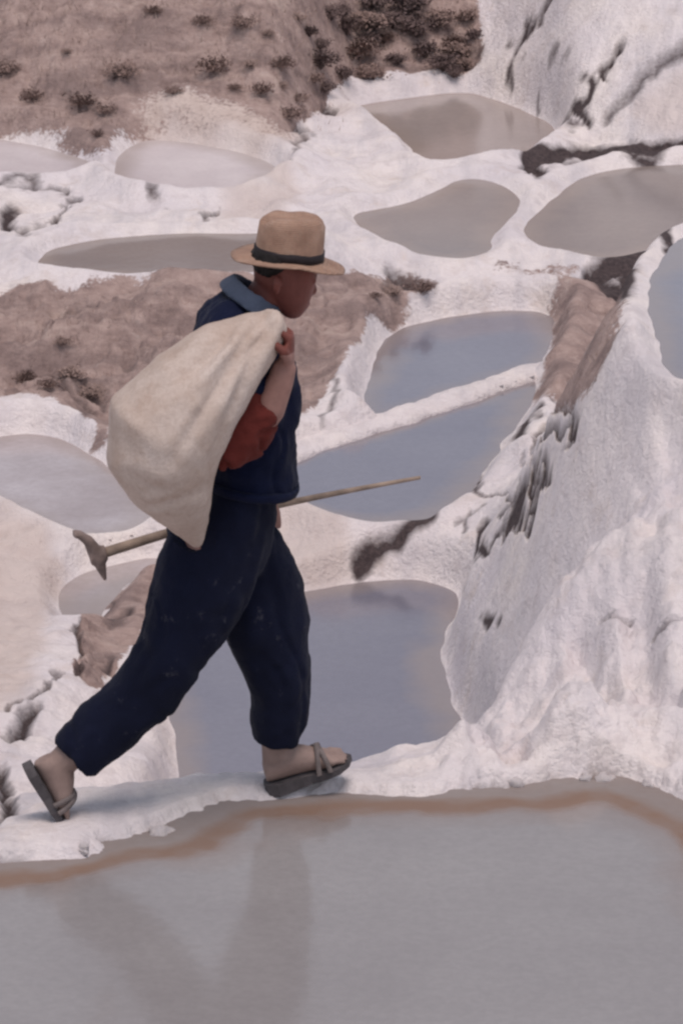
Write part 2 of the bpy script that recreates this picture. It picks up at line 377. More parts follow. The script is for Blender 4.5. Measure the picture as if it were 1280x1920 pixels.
mud_shade = np.maximum(mud_shade, .48 * foreness * np.exp(-((dn - .010) / .014) ** 2) * smooth(-.5, .5, n_mid))  # dark line painted as the shadow beneath the undercut crust edge
for a in (earth, tan, mud_shade): a *= (Y2 > 8.5)

n_knob = fbm(X2, Y2, ZB, 13, 2, 91)
det = .008 * np.abs(n_knob) * (1 + .8 * foreness) + .024 * n_mid + (.0025 + .004 * foreness) * n_fine + .03 * n_big * smooth(0, .6, dmin)
det = det + mound * (.085 * fbm(X2 * 2.2, Y2 * .6, 0 * X2, 3.2, 3, 61) + .035 * np.abs(fbm(X2, Y2, ZB, 9, 3, 67)))
det = det + earth * (.026 * n_mid + .012 * n_fine)
bank_flat = smooth(60, 15, seg_dist(PXg, PYg, [(-200,1598),(0,1565),(110,1545),(300,1508),(515,1478),(700,1462)], False)[0])
det = det * (1 - .75 * bank_flat) * (.12 + .88 * steep)
Zo = ZB + det * smooth(0, .12, dn) + rim * np.exp(-((dn - .05) / rw) ** 2) * (1 - .6 * bank_flat) - (.035 + .015 * mound) * smooth(.1, 1., mud_shade)
ew = .075 - .025 * foreness
lip = smooth(0, 1, np.clip(dn / ew, 0, 1))
Zo = np.maximum(Zo, zp + .02 - .012 * foreness - 3.0 * np.maximum(dn - .08, 0)) * lip + (zp - .004) * (1 - lip)
Zi = zp - .035 * smooth(0, .12, -dn) - .004
Z2 = np.where(dn > 0, Zo, Zi)
wz = smooth(.25, .10, dn) * (1 - smooth(0, .2, foreness)) * (dn > -.03)
Z2 = Z2 * (1 - wz) + blur(blur(Z2, 1.0, 0), 3.5, 1) * wz          # rounds the thin ridges between ponds

# normals of the whole field, so that the regions cut from it meet without a seam
Pv = np.stack([X2, Y2, Z2], -1)
du = np.gradient(Pv, axis=1); dv = np.gradient(Pv, axis=0)
NV = np.cross(du, dv); NV /= np.linalg.norm(NV, axis=-1, keepdims=True) + 1e-12
vidx = np.arange(NR * NC).reshape(NR, NC)
quads = np.stack([vidx[:-1, :-1], vidx[:-1, 1:], vidx[1:, 1:], vidx[1:, :-1]], -1).reshape(-1, 4)

def grid_object(name, fmask, P, nrm, attrs, material, quads=quads):
    q = quads[fmask]
    used, inv = np.unique(q, return_inverse=True)
    co = P.reshape(-1, 3)[used]
    me = bpy.data.meshes.new(name)
    me.vertices.add(len(co)); me.vertices.foreach_set('co', co.astype(np.float32).ravel())
    me.loops.add(q.size); me.loops.foreach_set('vertex_index', inv.astype(np.int32).ravel())
    me.polygons.add(len(q)); me.polygons.foreach_set('loop_start', (np.arange(len(q)) * 4).astype(np.int32))
    me.update(calc_edges=True)
    me.polygons.foreach_set('use_smooth', np.ones(len(q), bool))
    for an, av in attrs.items():
        a = me.attributes.new(an, 'FLOAT', 'POINT'); a.data.foreach_set('value', av.reshape(-1)[used].astype(np.float32))
    if nrm is not None: me.normals_split_custom_set_from_vertices(nrm.reshape(-1, 3)[used])
    me.materials.append(material); me.validate()
    o = bpy.data.objects.new(name, me); COL.objects.link(o); return o

def fc(a): return ((a[:-1, :-1] + a[1:, 1:]) / 2).ravel()
fpx, fpy, fy, fpast, fe = fc(PXg), fc(PYg), fc(Y2), fc(past), fc(earth)
r_hill = fpast > .05
r_mound = (~r_hill) & (fc(mound) > .5)
r_bank = (~r_hill) & (~r_mound) & (fc(sdf['fore']) < .55) & (fy > 8) & (fpy > 1300)
r_slope = (~r_hill) & (~r_mound) & (~r_bank) & (fe > .5)
r_ter = ~(r_hill | r_mound | r_bank | r_slope)
AT = dict(earth=earth, tan=tan, mud_shade=mud_shade)
def struct(o, label=None):
    o['kind'] = 'structure'
    if label: o['label'] = label
    return o
struct(grid_object('hillside', r_hill, Pv, NV, AT, M_TERR), 'brown dry hillside with white salt runs at its right end')
struct(grid_object('salt_mound', r_mound, Pv, NV, AT, M_TERR), 'tall white salt mound at the right with dark cracks')
struct(grid_object('salt_path', r_bank, Pv, NV, AT, M_TERR), 'white crusted salt bank the man walks along')
struct(grid_object('earth_slope', r_slope, Pv, NV, AT, M_TERR), 'bare brown earth slope between the salt ponds')
struct(grid_object('terrain', r_ter, Pv, NV, AT, M_TERR), 'white salt terraces and banks between the ponds')

# water sheets
WM = {
 'fore': water_material('water_fore', (.262, .243, .246), (.300, .281, .283), (.215, .135, .098), .13),
 'blue': water_material('water_blue', (.18, .175, .222), (.205, .20, .245), None, .12),
 'dull': water_material('water_dull', (.19, .16, .155), (.23, .195, .185), None, .12),
 'beige': water_material('water_beige', (.34, .285, .27), (.40, .34, .32), None, .12),
 'pale': water_material('water_pale', (.54, .48, .50), (.72, .66, .67), None, .3),
 'mott': water_material('water_mottled', (.31, .255, .255), (.49, .44, .46), None, .15),
}
WHICH = dict(fore='fore', behind='blue', tool='blue', curved='blue', diamond='dull', upper_right='dull', top='beige', hat_left='dull', pale='pale', pale_edge='pale', sack_left='mott', small='mott', mound_top='blue')
WS = 3
rs = np.unique(np.append(np.arange(0, NR, WS), NR - 1)); cs = np.unique(np.append(np.arange(0, NC, WS), NC - 1))
vi2 = np.arange(len(rs) * len(cs)).reshape(len(rs), len(cs))
q2 = np.stack([vi2[:-1, :-1], vi2[:-1, 1:], vi2[1:, 1:], vi2[1:, :-1]], -1).reshape(-1, 4)
sub = np.ix_(rs, cs)
for k, p in PONDS.items():
    d = sdf[k][sub]
    dq = d.ravel()[q2].min(axis=1)
    P = np.stack([X2[sub], Y2[sub], np.full(d.shape, p['z'])], -1)
    struct(grid_object('pond_water', dq < .028, P, None, dict(shore=-(d + .02 * n_edge[sub])), WM[WHICH[k]], quads=q2), p['label'])

# land all round, out to the horizon
def outer_ground():
    bm = bmesh.new(); n = 40; S = 900
    vs = [[bm.verts.new(((i / n - .5) * 2 * S, (j / n - .5) * 2 * S, -1.6)) for i in range(n + 1)] for j in range(n + 1)]
    for j in range(n):
        for i in range(n): bm.faces.new((vs[j][i], vs[j][i+1], vs[j+1][i+1], vs[j+1][i]))
    me = bpy.data.meshes.new('ground'); bm.to_mesh(me); bm.free()
    me.materials.append(simple('valley_earth', (.26, .19, .15), .95, .3, .6, .05, 3))
    o = bpy.data.objects.new('ground', me); COL.objects.link(o); struct(o, 'valley ground beyond the terraces')
outer_ground()

# the thin wall of salt between the two middle ponds: one ridge swept along its line
def salt_wall():
    line = chaikin([(500,868),(560,843),(680,803),(800,767),(900,729),(1008,696),(1050,684)], 2, False)
    zt = PONDS['tool']['z'] + .005
    P = [hit_z(x, y, zt) for x, y in line]
    pts = []
    for a_, b_ in zip(P[:-1], P[1:]):
        n_ = max(1, int((b_ - a_).length / .012))
        pts += [a_.lerp(b_, k / n_) for k in range(n_)]
    pts.append(P[-1])
    vs = []; fs = []; SEG = 12; arr = np.array(pts)
    for i, p in enumerate(pts):
        t = (pts[min(i + 2, len(pts) - 1)] - pts[max(i - 2, 0)]).normalized(); sd_ = Vector((-t.y, t.x, 0))
        for k in range(SEG + 1):
            a_ = math.pi * k / SEG
            vs.append(p + sd_ * math.cos(a_) * .070 + Vector((0, 0, math.sin(a_) ** .8 * .036 - .012)))
    for i in range(len(pts) - 1):
        for k in range(SEG):
            j = i * (SEG + 1) + k; fs.append((j, j + 1, j + SEG + 2, j + SEG + 1))
    me = bpy.data.meshes.new('salt_wall'); me.from_pydata([tuple(v) for v in vs], [], fs)
    me.polygons.foreach_set('use_smooth', np.ones(len(fs), bool)); me.update()
    co = np.array([tuple(v) for v in vs]); no = np.empty(len(vs) * 3, np.float32); me.vertices.foreach_get('normal', no)
    no = no.reshape(-1, 3); no *= np.sign(no[:, 2:3].mean() or 1)
    co = co + no * (.010 * fbm(co[:,0], co[:,1], co[:,2], 9, 3, 151))[:, None]
    me.vertices.foreach_set('co', co.astype(np.float32).ravel()); me.update()
    me.materials.append(M_TERR); o = bpy.data.objects.new('salt_wall', me); COL.objects.link(o)
    struct(o, 'thin straight white salt wall between the two middle ponds')
salt_wall()

def ground_z(x, y):
    """height of the terrain under a point, read from the field"""
    a = x / y
    j = np.clip(np.searchsorted(cols, a) - 1, 0, NC - 2); i = np.clip(np.searchsorted(rows, y) - 1, 0, NR - 2)
    fx = (a - cols[j]) / (cols[j+1] - cols[j]); fyy = (y - rows[i]) / (rows[i+1] - rows[i])
    return float((Z2[i,j]*(1-fx)+Z2[i,j+1]*fx)*(1-fyy) + (Z2[i+1,j]*(1-fx)+Z2[i+1,j+1]*fx)*fyy)
def hit_ground(px, py, y0=8.9):
    d = ray(px, py); y = y0
    while y < 60:
        t = y / d.y; x, z = d.x * t, H + d.z * t
        if z <= ground_z(x, y): return Vector((x, y, ground_z(x, y)))
        y += .01
    return Vector((d.x*30, 30, 0))

# ------------------------------------------------------------------ object helpers
def tag(o, label=None, cat=None, group=None, kind=None):
    for k, v in (('label', label), ('category', cat), ('group', group), ('kind', kind)):
        if v: o[k] = v
    return o
def empty(name, loc):
    o = bpy.data.objects.new(name, None); o.location = loc; o.empty_display_size = .1; COL.objects.link(o); return o
def link_mesh(name, me, material, parent=None, smoothed=True):
    if material and not me.materials: me.materials.append(material)
    if smoothed: me.polygons.foreach_set('use_smooth', np.ones(len(me.polygons), bool))
    o = bpy.data.objects.new(name, me); COL.objects.link(o)
    if parent:
        o.parent = parent; o.matrix_parent_inverse = Matrix.Translation(-parent.location) if parent.type == 'EMPTY' else Matrix()
    return o
def ring_loft(bm, rings, seg=20, power=2.0, cap=True):
    """rings: (center, u, v) vectors with their half lengths"""
    vs = []
    for c, u, v in rings:
        r = []
        for k in range(seg):
            a = 2 * math.pi * k / seg; ca, sa = math.cos(a), math.sin(a)
            x = math.copysign(abs(ca) ** (2 / power), ca); y = math.copysign(abs(sa) ** (2 / power), sa)
            r.append(bm.verts.new(c + u * x + v * y))
        vs.append(r)
    for a, b in zip(vs[:-1], vs[1:]):
        for k in range(seg): bm.faces.new((a[k], a[(k+1) % seg], b[(k+1) % seg], b[k]))
    if cap:
        bm.faces.new(list(reversed(vs[0]))); bm.faces.new(vs[-1])
    return vs
def remeshed(bm, voxel, smooth_it=4, name='m'):
    bmesh.ops.recalc_face_normals(bm, faces=bm.faces)
    me = bpy.data.meshes.new(name); bm.to_mesh(me); bm.free()
    o = bpy.data.objects.new('tmp', me); COL.objects.link(o)
    md = o.modifiers.new('r', 'REMESH'); md.mode = 'VOXEL'; md.voxel_size = voxel
    if smooth_it:
        sm = o.modifiers.new('s', 'SMOOTH'); sm.iterations = smooth_it; sm.factor = .5
    dg = bpy.context.evaluated_depsgraph_get(); dg.update()
    out = bpy.data.meshes.new_from_object(o.evaluated_get(dg)); out.name = name
    bpy.data.objects.remove(o); return out
def displace(me, fn):
    n = len(me.vertices); co = np.empty(n * 3, np.float32); no = np.empty(n * 3, np.float32)
    me.vertices.foreach_get('co', co); me.vertices.foreach_get('normal', no)
    co = co.reshape(-1, 3).astype(float); no = no.reshape(-1, 3)
    co += no * fn(co)[:, None]
    me.vertices.foreach_set('co', co.astype(np.float32).ravel()); me.update()

# ------------------------------------------------------------------ the man
AZ = R(11.0)
T = Vector((math.cos(AZ), math.sin(AZ), 0)); NN = Vector((-math.sin(AZ), math.cos(AZ), 0)); UP = Vector((0, 0, 1))
fA, fB = hit_z(118, 1546, -.022), hit_z(517, 1484, -.022)
MID = (fA + fB) / 2
nB = (fB - MID).dot(NN)                          # half of the sideways distance between the feet
def W(px, py, n=0.):
    """the point of the man's upright plane, moved n metres away from the camera, seen at a pixel"""
    d = ray(px, py); o = Vector((0, 0, H))
    t = ((MID + NN * n) - o).dot(NN) / d.dot(NN)
    return o + d * t
PPM = F / (MID.y * cP + H * sP)                  # pixels per metre at the man
def limb(bm, pts, seg=20, power=2.0, cap=True, tang=None):
    """pts: (px, py, n, half width in px across the limb, half depth in m)"""
    C = [W(p[0], p[1], p[2]) for p in pts]; rings = []
    for i, p in enumerate(pts):
        t = (C[min(i+1, len(C)-1)] - C[max(i-1, 0)]).normalized()
        u = t.cross(NN).normalized(); v = u.cross(t).normalized()
        rings.append((C[i], u * (p[3] / PPM * 1.03), v * p[4]))
    return ring_loft(bm, rings, seg, power, cap)

person = empty('person', MID + UP * 0)
tag(person, 'man in straw hat and navy clothes striding right along the white bank', 'person')

M_SKIN = simple('skin', (.17, .055, .044), .55, .18, 25, .0008, 160)
M_SKIN2 = simple('dusty_skin', (.29, .205, .18), .7, .2, 25, .0008, 160)
def cloth(name, col, dust=0., warm=.25):
    m, n, b = mat(name)
    tc = N(n, 'ShaderNodeTexCoord').outputs['Object']
    a = noise_node(n, 6, 5, .6, vec=tc); g = noise_node(n, 220, 2, .6, vec=tc); s = noise_node(n, 24, 5, .7, vec=tc)
    c = ramp(n, a.outputs[0], [(.3, tuple(x * (1 - warm) for x in col)), (.7, tuple(x * (1 + warm) for x in col))])
    if dust: c = mixc(n, rng(n, s.outputs[0], .62, .8, 0, dust), c, (.35, .33, .33))
    n.links.new(c, b.inputs['Base Color']); b.inputs['Roughness'].default_value = .9
    b.inputs['Specular IOR Level'].default_value = .15
    b.inputs['Sheen Weight'].default_value = .03; b.inputs['Sheen Roughness'].default_value = .5
    h = N(n, 'ShaderNodeMath', operation='ADD'); n.links.new(g.outputs[0], h.inputs[0]); n.links.new(s.outputs[0], h.inputs[1])
    bump(n, b, h.outputs[0], .5, .004)
    return m
M_TROUS = cloth('navy_twill', (.0055, .0072, .021), .20)
M_JACK = cloth('navy_wool', (.0046, .0072, .026), .04)
M_COLL = cloth('washed_denim', (.05, .064, .100), .12)
M_RED = cloth('red_brown_knit', (.115, .022, .018), .0)

# body: one continuous figure under the clothes
bm = bmesh.new()
limb(bm, [(470,620,0,60,.13),(462,680,0,80,.17),(462,760,0,70,.14),(462,850,0,58,.125),(452,940,0,52,.125),(415,1020,0,70,.14),(405,1060,0,55,.11)])
limb(bm, [(455,612,0,42,.075),(478,580,0,34,.058),(502,550,0,33,.056),(520,530,0,33,.056)])               # neck
# head, crown to chin
hd = [(541,440,0,35,.045),(539,455,0,50,.060),(538,475,0,58,.070),(536,500,0,59,.077),(535,520,0,57,.077),(536,540,0,50,.074),(541,560,0,39,.066),(545,578,0,27,.052),(547,590,0,16,.035),(547,595,0,7,.015)]
C = [W(p[0], p[1], p[2]) for p in hd]
ring_loft(bm, [(c, T * (p[3] / PPM), NN * p[4]) for c, p in zip(C, hd)], 24, 2.2)
limb(bm, [(580,520,0,5,.010),(584,532,0,7,.013),(588,544,0,7,.017),(584,550,0,6,.014)], 12)                # nose
limb(bm, [(574,566,0,6,.022),(576,570,0,6,.022)], 12); limb(bm, [(571,573,0,5,.02),(572,577,0,5,.02)], 12)  # lips
limb(bm, [(583,516,0,5,.055),(584,521,0,5,.055)], 12)                                                     # brow
for s in (-1, 1):
    limb(bm, [(519,518,s*.079,5,.006),(521,530,s*.086,9,.008),(518,544,s*.083,6,.007),(520,552,s*.078,4,.005)], 12)   # ears
# near arm
limb(bm, [(470,640,-.14,40,.055),(450,730,-.18,40,.05),(432,825,-.21,36,.045)])
limb(bm, [(430,835,-.21,34,.042),(470,805,-.215,33,.04),(505,765,-.22,29,.036),(525,715,-.225,24,.030),(536,682,-.225,20,.025)])
# far arm
limb(bm, [(470,640,.14,40,.055),(468,740,.19,40,.05),(470,820,.21,34,.045)])
limb(bm, [(470,815,.21,33,.043),(488,880,.2,29,.036),(500,935,.19,21,.027)])
# legs
limb(bm, [(400,1020,-.07,60,.08),(360,1130,-.07,58,.08),(312,1230,-.065,48,.062),(250,1315,-.06,44,.055),(190,1370,nB*-1,36,.045),(125,1425,-nB,25,.032)])
limb(bm, [(440,1020,.07,60,.08),(490,1120,.07,58,.08),(520,1190,.065,48,.06),(522,1290,.06,42,.052),(520,1360,nB,32,.042),(517,1425,nB,25,.032)])

def hand(bm, wrist, dirv, palm_n, grip_axis, size=1.0, curl=1.0, thumb_side=1):
    """palm from the wrist along dirv, fingers curling around grip_axis on the palm_n side"""
    d = dirv.normalized(); g = grip_axis.normalized(); p = palm_n.normalized()
    pw = .040 * size
    ring_loft(bm, [(wrist, g * .024, p * .020), (wrist + d * .03 * size, g * .036 * size, p * .018), (wrist + d * .07 * size, g * pw, p * .015), (wrist + d * .085 * size, g * pw * .95, p * .012)], 14)
    for i, (ln, off) in enumerate(((.066, -.030), (.074, -.010), (.070, .010), (.056, .029))):
        b0 = wrist + d * .075 * size + g * off * size
        pts = [b0]; ang = 0.; cur = b0
        for s_, da in ((.42, 55), (.32, 75), (.26, 55)):
            ang += R(da * curl)
            v = d * math.cos(ang) + p * math.sin(ang)
            cur = cur + v * ln * s_ * size * 1.15; pts.append(cur)
        rr = (.0095, .0088, .0080, .0066)
        rings = []
        for k, q in enumerate(pts):
            t = (pts[min(k+1, 3)] - pts[max(k-1, 0)]).normalized(); v2 = t.cross(g).normalized()
            rings.append((q, g * rr[k] * size, v2 * rr[k] * size))
        ring_loft(bm, rings, 10)
    tb = wrist + d * .025 * size - g * .028 * thumb_side * size
    tp = [tb, tb + (d * .7 - g * .45 * thumb_side + p * .35).normalized() * .035 * size]
    tp.append(tp[1] + (d * .55 + p * .8).normalized() * .030 * size); tp.append(tp[2] + (d * .1 + p * .9 + g * .35 * thumb_side).normalized() * .024 * size)
    rings = []
    for k, q in enumerate(tp):
        t = (tp[min(k+1, 3)] - tp[max(k-1, 0)]).normalized(); u = t.cross(p).normalized()
        if u.length < .1: u = g
        v2 = t.cross(u).normalized(); r_ = (.013, .0115, .010, .007)[k] * size
        rings.append((q, u * r_, v2 * r_))
    ring_loft(bm, rings, 10)
# near hand closes on the sack's neck, far hand on the handle
hw = W(536, 690, -.225)
hand(bm, hw, W(541, 620, -.225) - hw, W(500, 640, -.225) - W(545, 640, -.225), NN + T * .1, 1.0, 1.0, 1)
TOOL_N = .20
th0, th1 = W(788, 896, TOOL_N), W(182, 1041, TOOL_N)
hw2 = W(493, 928, .195)
hand(bm, hw2, W(498, 983, .195) - hw2, NN + T * .2, th0 - th1, 1.0, 1.0, 1)

# feet
def foot(bm, heel, toe, ankle, n, up):
    ax = (toe - heel); L = ax.length; d = ax.normalized(); side = NN; u = up.normalized()
    pr = [(.00, .022, .026, .026), (.10, .032, .034, .034), (.28, .034, .042, .042), (.50, .036, .034, .034), (.70, .044, .024, .022), (.80, .044, .018, .018)]
    ring_loft(bm, [(heel + d * L * t + u * hgt, side * wd, u * hh) for t, wd, hh, hgt in pr], 16)
    for i, (off, ln, r_) in enumerate(((-.030, .96, .0085), (-.015, 1.0, .009), (.001, 1.02, .009), (.016, 1.0, .0095), (.032, .99, .013))):
        b = heel + d * L * .74 + side * off + u * .016
        e = heel + d * L * ln * .985 + side * off * 1.05 + u * .010
        ring_loft(bm, [(b, side * r_, u * r_ * 1.2), ((b + e) / 2 + u * .003, side * r_, u * r_), (e, side * r_ * .75, u * r_ * .75)], 10)
    ring_loft(bm, [(ankle, side * .033, d * .036), ((ankle * .5 + heel * .5 + d * .03), side * .033, d * .04), (heel + d * .05 + u * .03, side * .032, d * .045)], 14)
FU = (UP - T * -.0).normalized()
f_heel, f_toe = W(500, 1466, nB), W(652, 1424, nB); f_up = (f_toe - f_heel).cross(NN).normalized() * -1
if f_up.z < 0: f_up = -f_up
foot(bm, f_heel, f_toe, W(520, 1385, nB), nB, f_up)
b_heel, b_toe = W(62, 1432, -nB), W(120, 1540, -nB); b_up = (b_toe - b_heel).cross(NN).normalized()
if b_up.dot(T) < 0: b_up = -b_up
foot(bm, b_heel, b_toe, W(128, 1415, -nB), -nB, b_up)
me = remeshed(bm, .0045, 3, 'body')
body = link_mesh('body', me, M_SKIN, person)
me.materials.append(M_SKIN2); me.materials.append(simple('arm_skin', (.30, .165, .14), .6, .2, 30, .0008, 160)); CHIN_Z = W(540, 606, 0).z
for p_ in me.polygons:
    if p_.center.z < .26: p_.material_index = 1
    elif p_.center.z < CHIN_Z and (p_.center - MID).dot(T) > -.02: p_.material_index = 2

# eyes
M_EYE = simple('eye', (.05, .035, .03), .3, .1, 10, 0)
for s in (-1, 1):
    bm = bmesh.new(); bmesh.ops.create_icosphere(bm, subdivisions=2, radius=.0105, matrix=Matrix.Translation(W(580, 530, s * .032)))
    me = bpy.data.meshes.new('eye'); bm.to_mesh(me); bm.free(); link_mesh('eye', me, M_EYE, person)
# hair
M_HAIR = simple('black_hair', (.012, .009, .009), .7, .4, 60, .003, 120)
bm = bmesh.new()
hr = [(530,462,0,50,.070),(522,474,0,50,.074),(511,490,0,38,.078),(503,500,0,27,.076),(497,507,0,18,.068)]
ring_loft(bm, [(W(p[0], p[1], 0), T * (p[3] / PPM), NN * p[4]) for p in hr], 24, 2.2)
me = remeshed(bm, .005, 3, 'hair'); displace(me, lambda c: .003 * fbm(c[:,0], c[:,1], c[:,2], 90, 2, 5)); link_mesh('hair', me, M_HAIR, person)

def folds(me, amp, scale, seed, stretch=(1, 1, 1)):
    displace(me, lambda c: amp * fbm(c[:,0]*stretch[0], c[:,1]*stretch[1], c[:,2]*stretch[2], scale, 3, seed)
             - amp * .8 * np.abs(fbm(c[:,0]*stretch[0]+3, c[:,1]*stretch[1], c[:,2]*stretch[2], scale * .6, 2, seed + 9)))
# trousers
bm = bmesh.new()
limb(bm, [(452,885,0,74,.15),(430,945,0,90,.165),(410,1010,0,98,.17),(410,1050,0,90,.16),(412,1085,0,64,.13)])
limb(bm, [(404,1030,-.07,90,.095),(378,1095,-.075,90,.095),(350,1160,-.07,77,.092),(316,1225,-.068,64,.088),(257,1312,-.065,59,.082),(200,1366,-nB,60,.078),(160,1402,-nB,55,.068),(138,1423,-nB,49,.062)], 22, 2.3)
limb(bm, [(440,1030,.06,88,.10),(478,1100,.07,90,.10),(498,1175,.07,84,.10),(516,1245,.066,69,.09),(523,1300,.064,61,.08),(523,1350,nB,57,.074),(521,1388,nB,50,.066),(520,1394,nB,47,.062)], 22, 2.3)
me = remeshed(bm, .008, 5, 'trousers'); folds(me, .007, 8, 71, (1, 1, .6)); folds(me, .003, 24, 75); displace(me, lambda c: -.006 * np.clip(1 - 4 * np.abs(fbm(c[:,0]+.5*c[:,2], c[:,1], (c[:,2]-c[:,0])*.35, 9, 2, 79)), 0, 1))
link_mesh('trousers', me, M_TROUS, person)
# jacket
bm = bmesh.new()
limb(bm, [(463,902,0,88,.165),(465,880,0,92,.168),(464,830,0,95,.17),(460,760,0,98,.185),(452,690,0,98,.20),(448,640,0,92,.20),(446,602,0,76,.165),(455,580,0,56,.11),(462,566,0,38,.08)], 26, 2.3)
limb(bm, [(458,625,.15,52,.07),(462,680,.19,50,.065),(466,720,.2,46,.06)])
limb(bm, [(462,628,-.15,52,.07),(458,690,-.185,50,.062),(452,735,-.195,46,.058)])
me = remeshed(bm, .008, 5, 'jacket'); folds(me, .011, 8, 81, (1, 1, .7)); folds(me, .004, 24, 85); displace(me, lambda c: -.009 * np.clip(1 - 5 * np.abs(fbm(c[:,0], c[:,1], c[:,2]*.8, 9, 2, 89)), 0, 1))
link_mesh('jacket', me, M_JACK, person)
bm = bmesh.new()                                                     # hem band and shirt collar
limb(bm, [(463,908,0,88,.168),(465,890,0,93,.172)], 32, 2.3)
me = remeshed(bm, .007, 2, 'jacket_hem'); link_mesh('jacket_hem', me, M_JACK, person)
bm = bmesh.new()
def tilted(px, py, ru, rv, tilt):
    d = Matrix.Rotation(tilt, 3, NN)
    return (W(px, py, 0), d @ T * (ru / PPM), NN * rv)
ring_loft(bm, [tilted(467,574,66,.110,R(34)), tilted(471,563,62,.102,R(34)), tilted(479,548,54,.090,R(34)), tilted(483,541,50,.084,R(34)), tilted(484,550,42,.074,R(34)), tilted(478,570,42,.074,R(34))], 28, 2)
me = remeshed(bm, .0055, 2, 'shirt_collar'); folds(me, .0015, 30, 91); link_mesh('shirt_collar', me, M_COLL, person)
# sleeves
for s, up_, fo in ((-1, [(462,690,-.18,46,.06),(446,760,-.2,50,.058),(428,825,-.215,50,.058),(424,850,-.215,40,.05)], [(398,862,-.215,26,.036),(418,846,-.217,46,.052),(452,812,-.22,54,.054),(484,776,-.225,45,.047),(498,760,-.225,36,.04)]),
                   (1, [(464,690,.19,46,.06),(468,760,.2,46,.058),(470,820,.21,42,.052)], [(470,800,.21,42,.052),(482,860,.203,38,.046),(494,905,.195,32,.038)])):
    bm = bmesh.new(); limb(bm, up_); limb(bm, fo)
    me = remeshed(bm, .006, 4, 'sleeve'); displace(me, lambda c: -.008 * np.clip(1 - 4 * np.abs(fbm(c[:,0], c[:,1], c[:,2], 14, 2, 99)), 0, 1)); folds(me, .006, 16, 101 + s); folds(me, .002, 60, 105); link_mesh('sleeve', me, M_RED, person)

# sandals
M_SOLE = simple('tyre_rubber', (.085, .075, .08), .8, .3, 40, .002)
M_STRAP = simple('strap_leather', (.17, .14, .135), .7, .3, 40, .001)
def sandal(heel, toe, up, wedge):
    d = (toe - heel).normalized(); L = (toe - heel).length; u = up.normalized()
    out = [(-.04,.0),( -.02,.022),(.10,.035),(.30,.034),(.50,.034),(.70,.044),(.85,.042),(.98,.028),(1.05,.0)]
    pts = [(t, w_) for t, w_ in out] + [(t, -w_) for t, w_ in reversed(out[1:-1])]
    bm = bmesh.new(); top = []; bot = []
    for t, s in pts:
        th = .016 + wedge * max(0, min(1, (.75 - t) / .6))
        rock = .012 * max(0, t - .8) / .25
        top.append(bm.verts.new(heel + d * L * t + NN * s * 1.08 - u * .001 + u * rock))
        bot.append(bm.verts.new(heel + d * L * t + NN * s * 1.08 - u * th + u * rock))
    bm.faces.new(top); bm.faces.new(list(reversed(bot)))
    for k in range(len(pts)): bm.faces.new((top[k-1], top[k], bot[k], bot[k-1]))
    bmesh.ops.recalc_face_normals(bm, faces=bm.faces)
    me = bpy.data.meshes.new('sandal'); bm.to_mesh(me); bm.free()
    s_ = link_mesh('sandal', me, M_SOLE, person, False)
    def strap(t0, t1, h, wd):
        bm = bmesh.new(); k = 14
        prev = None
        for i in range(k + 1):
            a = math.pi * i / k
            c = heel + d * L * (t0 + (t1 - t0) * i / k) + NN * math.cos(a) * wd + u * (math.sin(a) ** .8 * h)
            o = (NN * math.cos(a) + u * math.sin(a)) * .004
            q = [bm.verts.new(c - d * .006), bm.verts.new(c + d * .006), bm.verts.new(c + d * .006 + o), bm.verts.new(c - d * .006 + o)]
            if prev:
                for j in range(4): bm.faces.new((prev[j], prev[(j+1) % 4], q[(j+1) % 4], q[j]))
            prev = q
        bmesh.ops.recalc_face_normals(bm, faces=bm.faces)
        me = bpy.data.meshes.new('strap'); bm.to_mesh(me); bm.free(); link_mesh('strap', me, M_STRAP, s_)
    strap(.60, .74, .054, .048); strap(.74, .60, .055, .049)
    return s_
sandal(f_heel, f_toe, f_up, .016); sandal(b_heel, b_toe, b_up, .008)

# hat
M_STRAW, n, b = mat('straw')
tc = N(n, 'ShaderNodeTexCoord').outputs['Object']
wv = N(n, 'ShaderNodeTexWave', wave_type='BANDS', bands_direction='Z'); wv.inputs['Scale'].default_value = 70; wv.inputs['Distortion'].default_value = 1.5
n.links.new(tc, wv.inputs['Vector'])
t1 = noise_node(n, 18, 5, .6, vec=tc); t2 = noise_node(n, 120, 2, .6, vec=tc)
c = ramp(n, t1.outputs[0], [(.3, (.24, .135, .095)), (.55, (.35, .215, .155)), (.75, (.44, .30, .235))])
c = mixc(n, rng(n, t2.outputs[0], .4, .7, 0, .35), c, (.22, .15, .11))
n.links.new(c, b.inputs['Base Color']); b.inputs['Roughness'].default_value = .75
h = N(n, 'ShaderNodeMath', operation='ADD'); n.links.new(wv.outputs['Fac'], h.inputs[0]); n.links.new(t2.outputs[0], h.inputs[1])
bump(n, b, h.outputs[0], .5, .003)
hc = W(541, 488, 0); ht = R(7)
Rh = Matrix.Rotation(ht, 3, NN)
ax, up_h = Rh @ T, Rh @ UP
if ax.z > 0: Rh = Matrix.Rotation(-ht, 3, NN); ax, up_h = Rh @ T, Rh @ UP
def hat_pt(rx, rz, hgt, a, droop=0.):
    return hc + ax * (rx * math.cos(a)) + NN * (rz * math.sin(a)) + up_h * (hgt + droop)
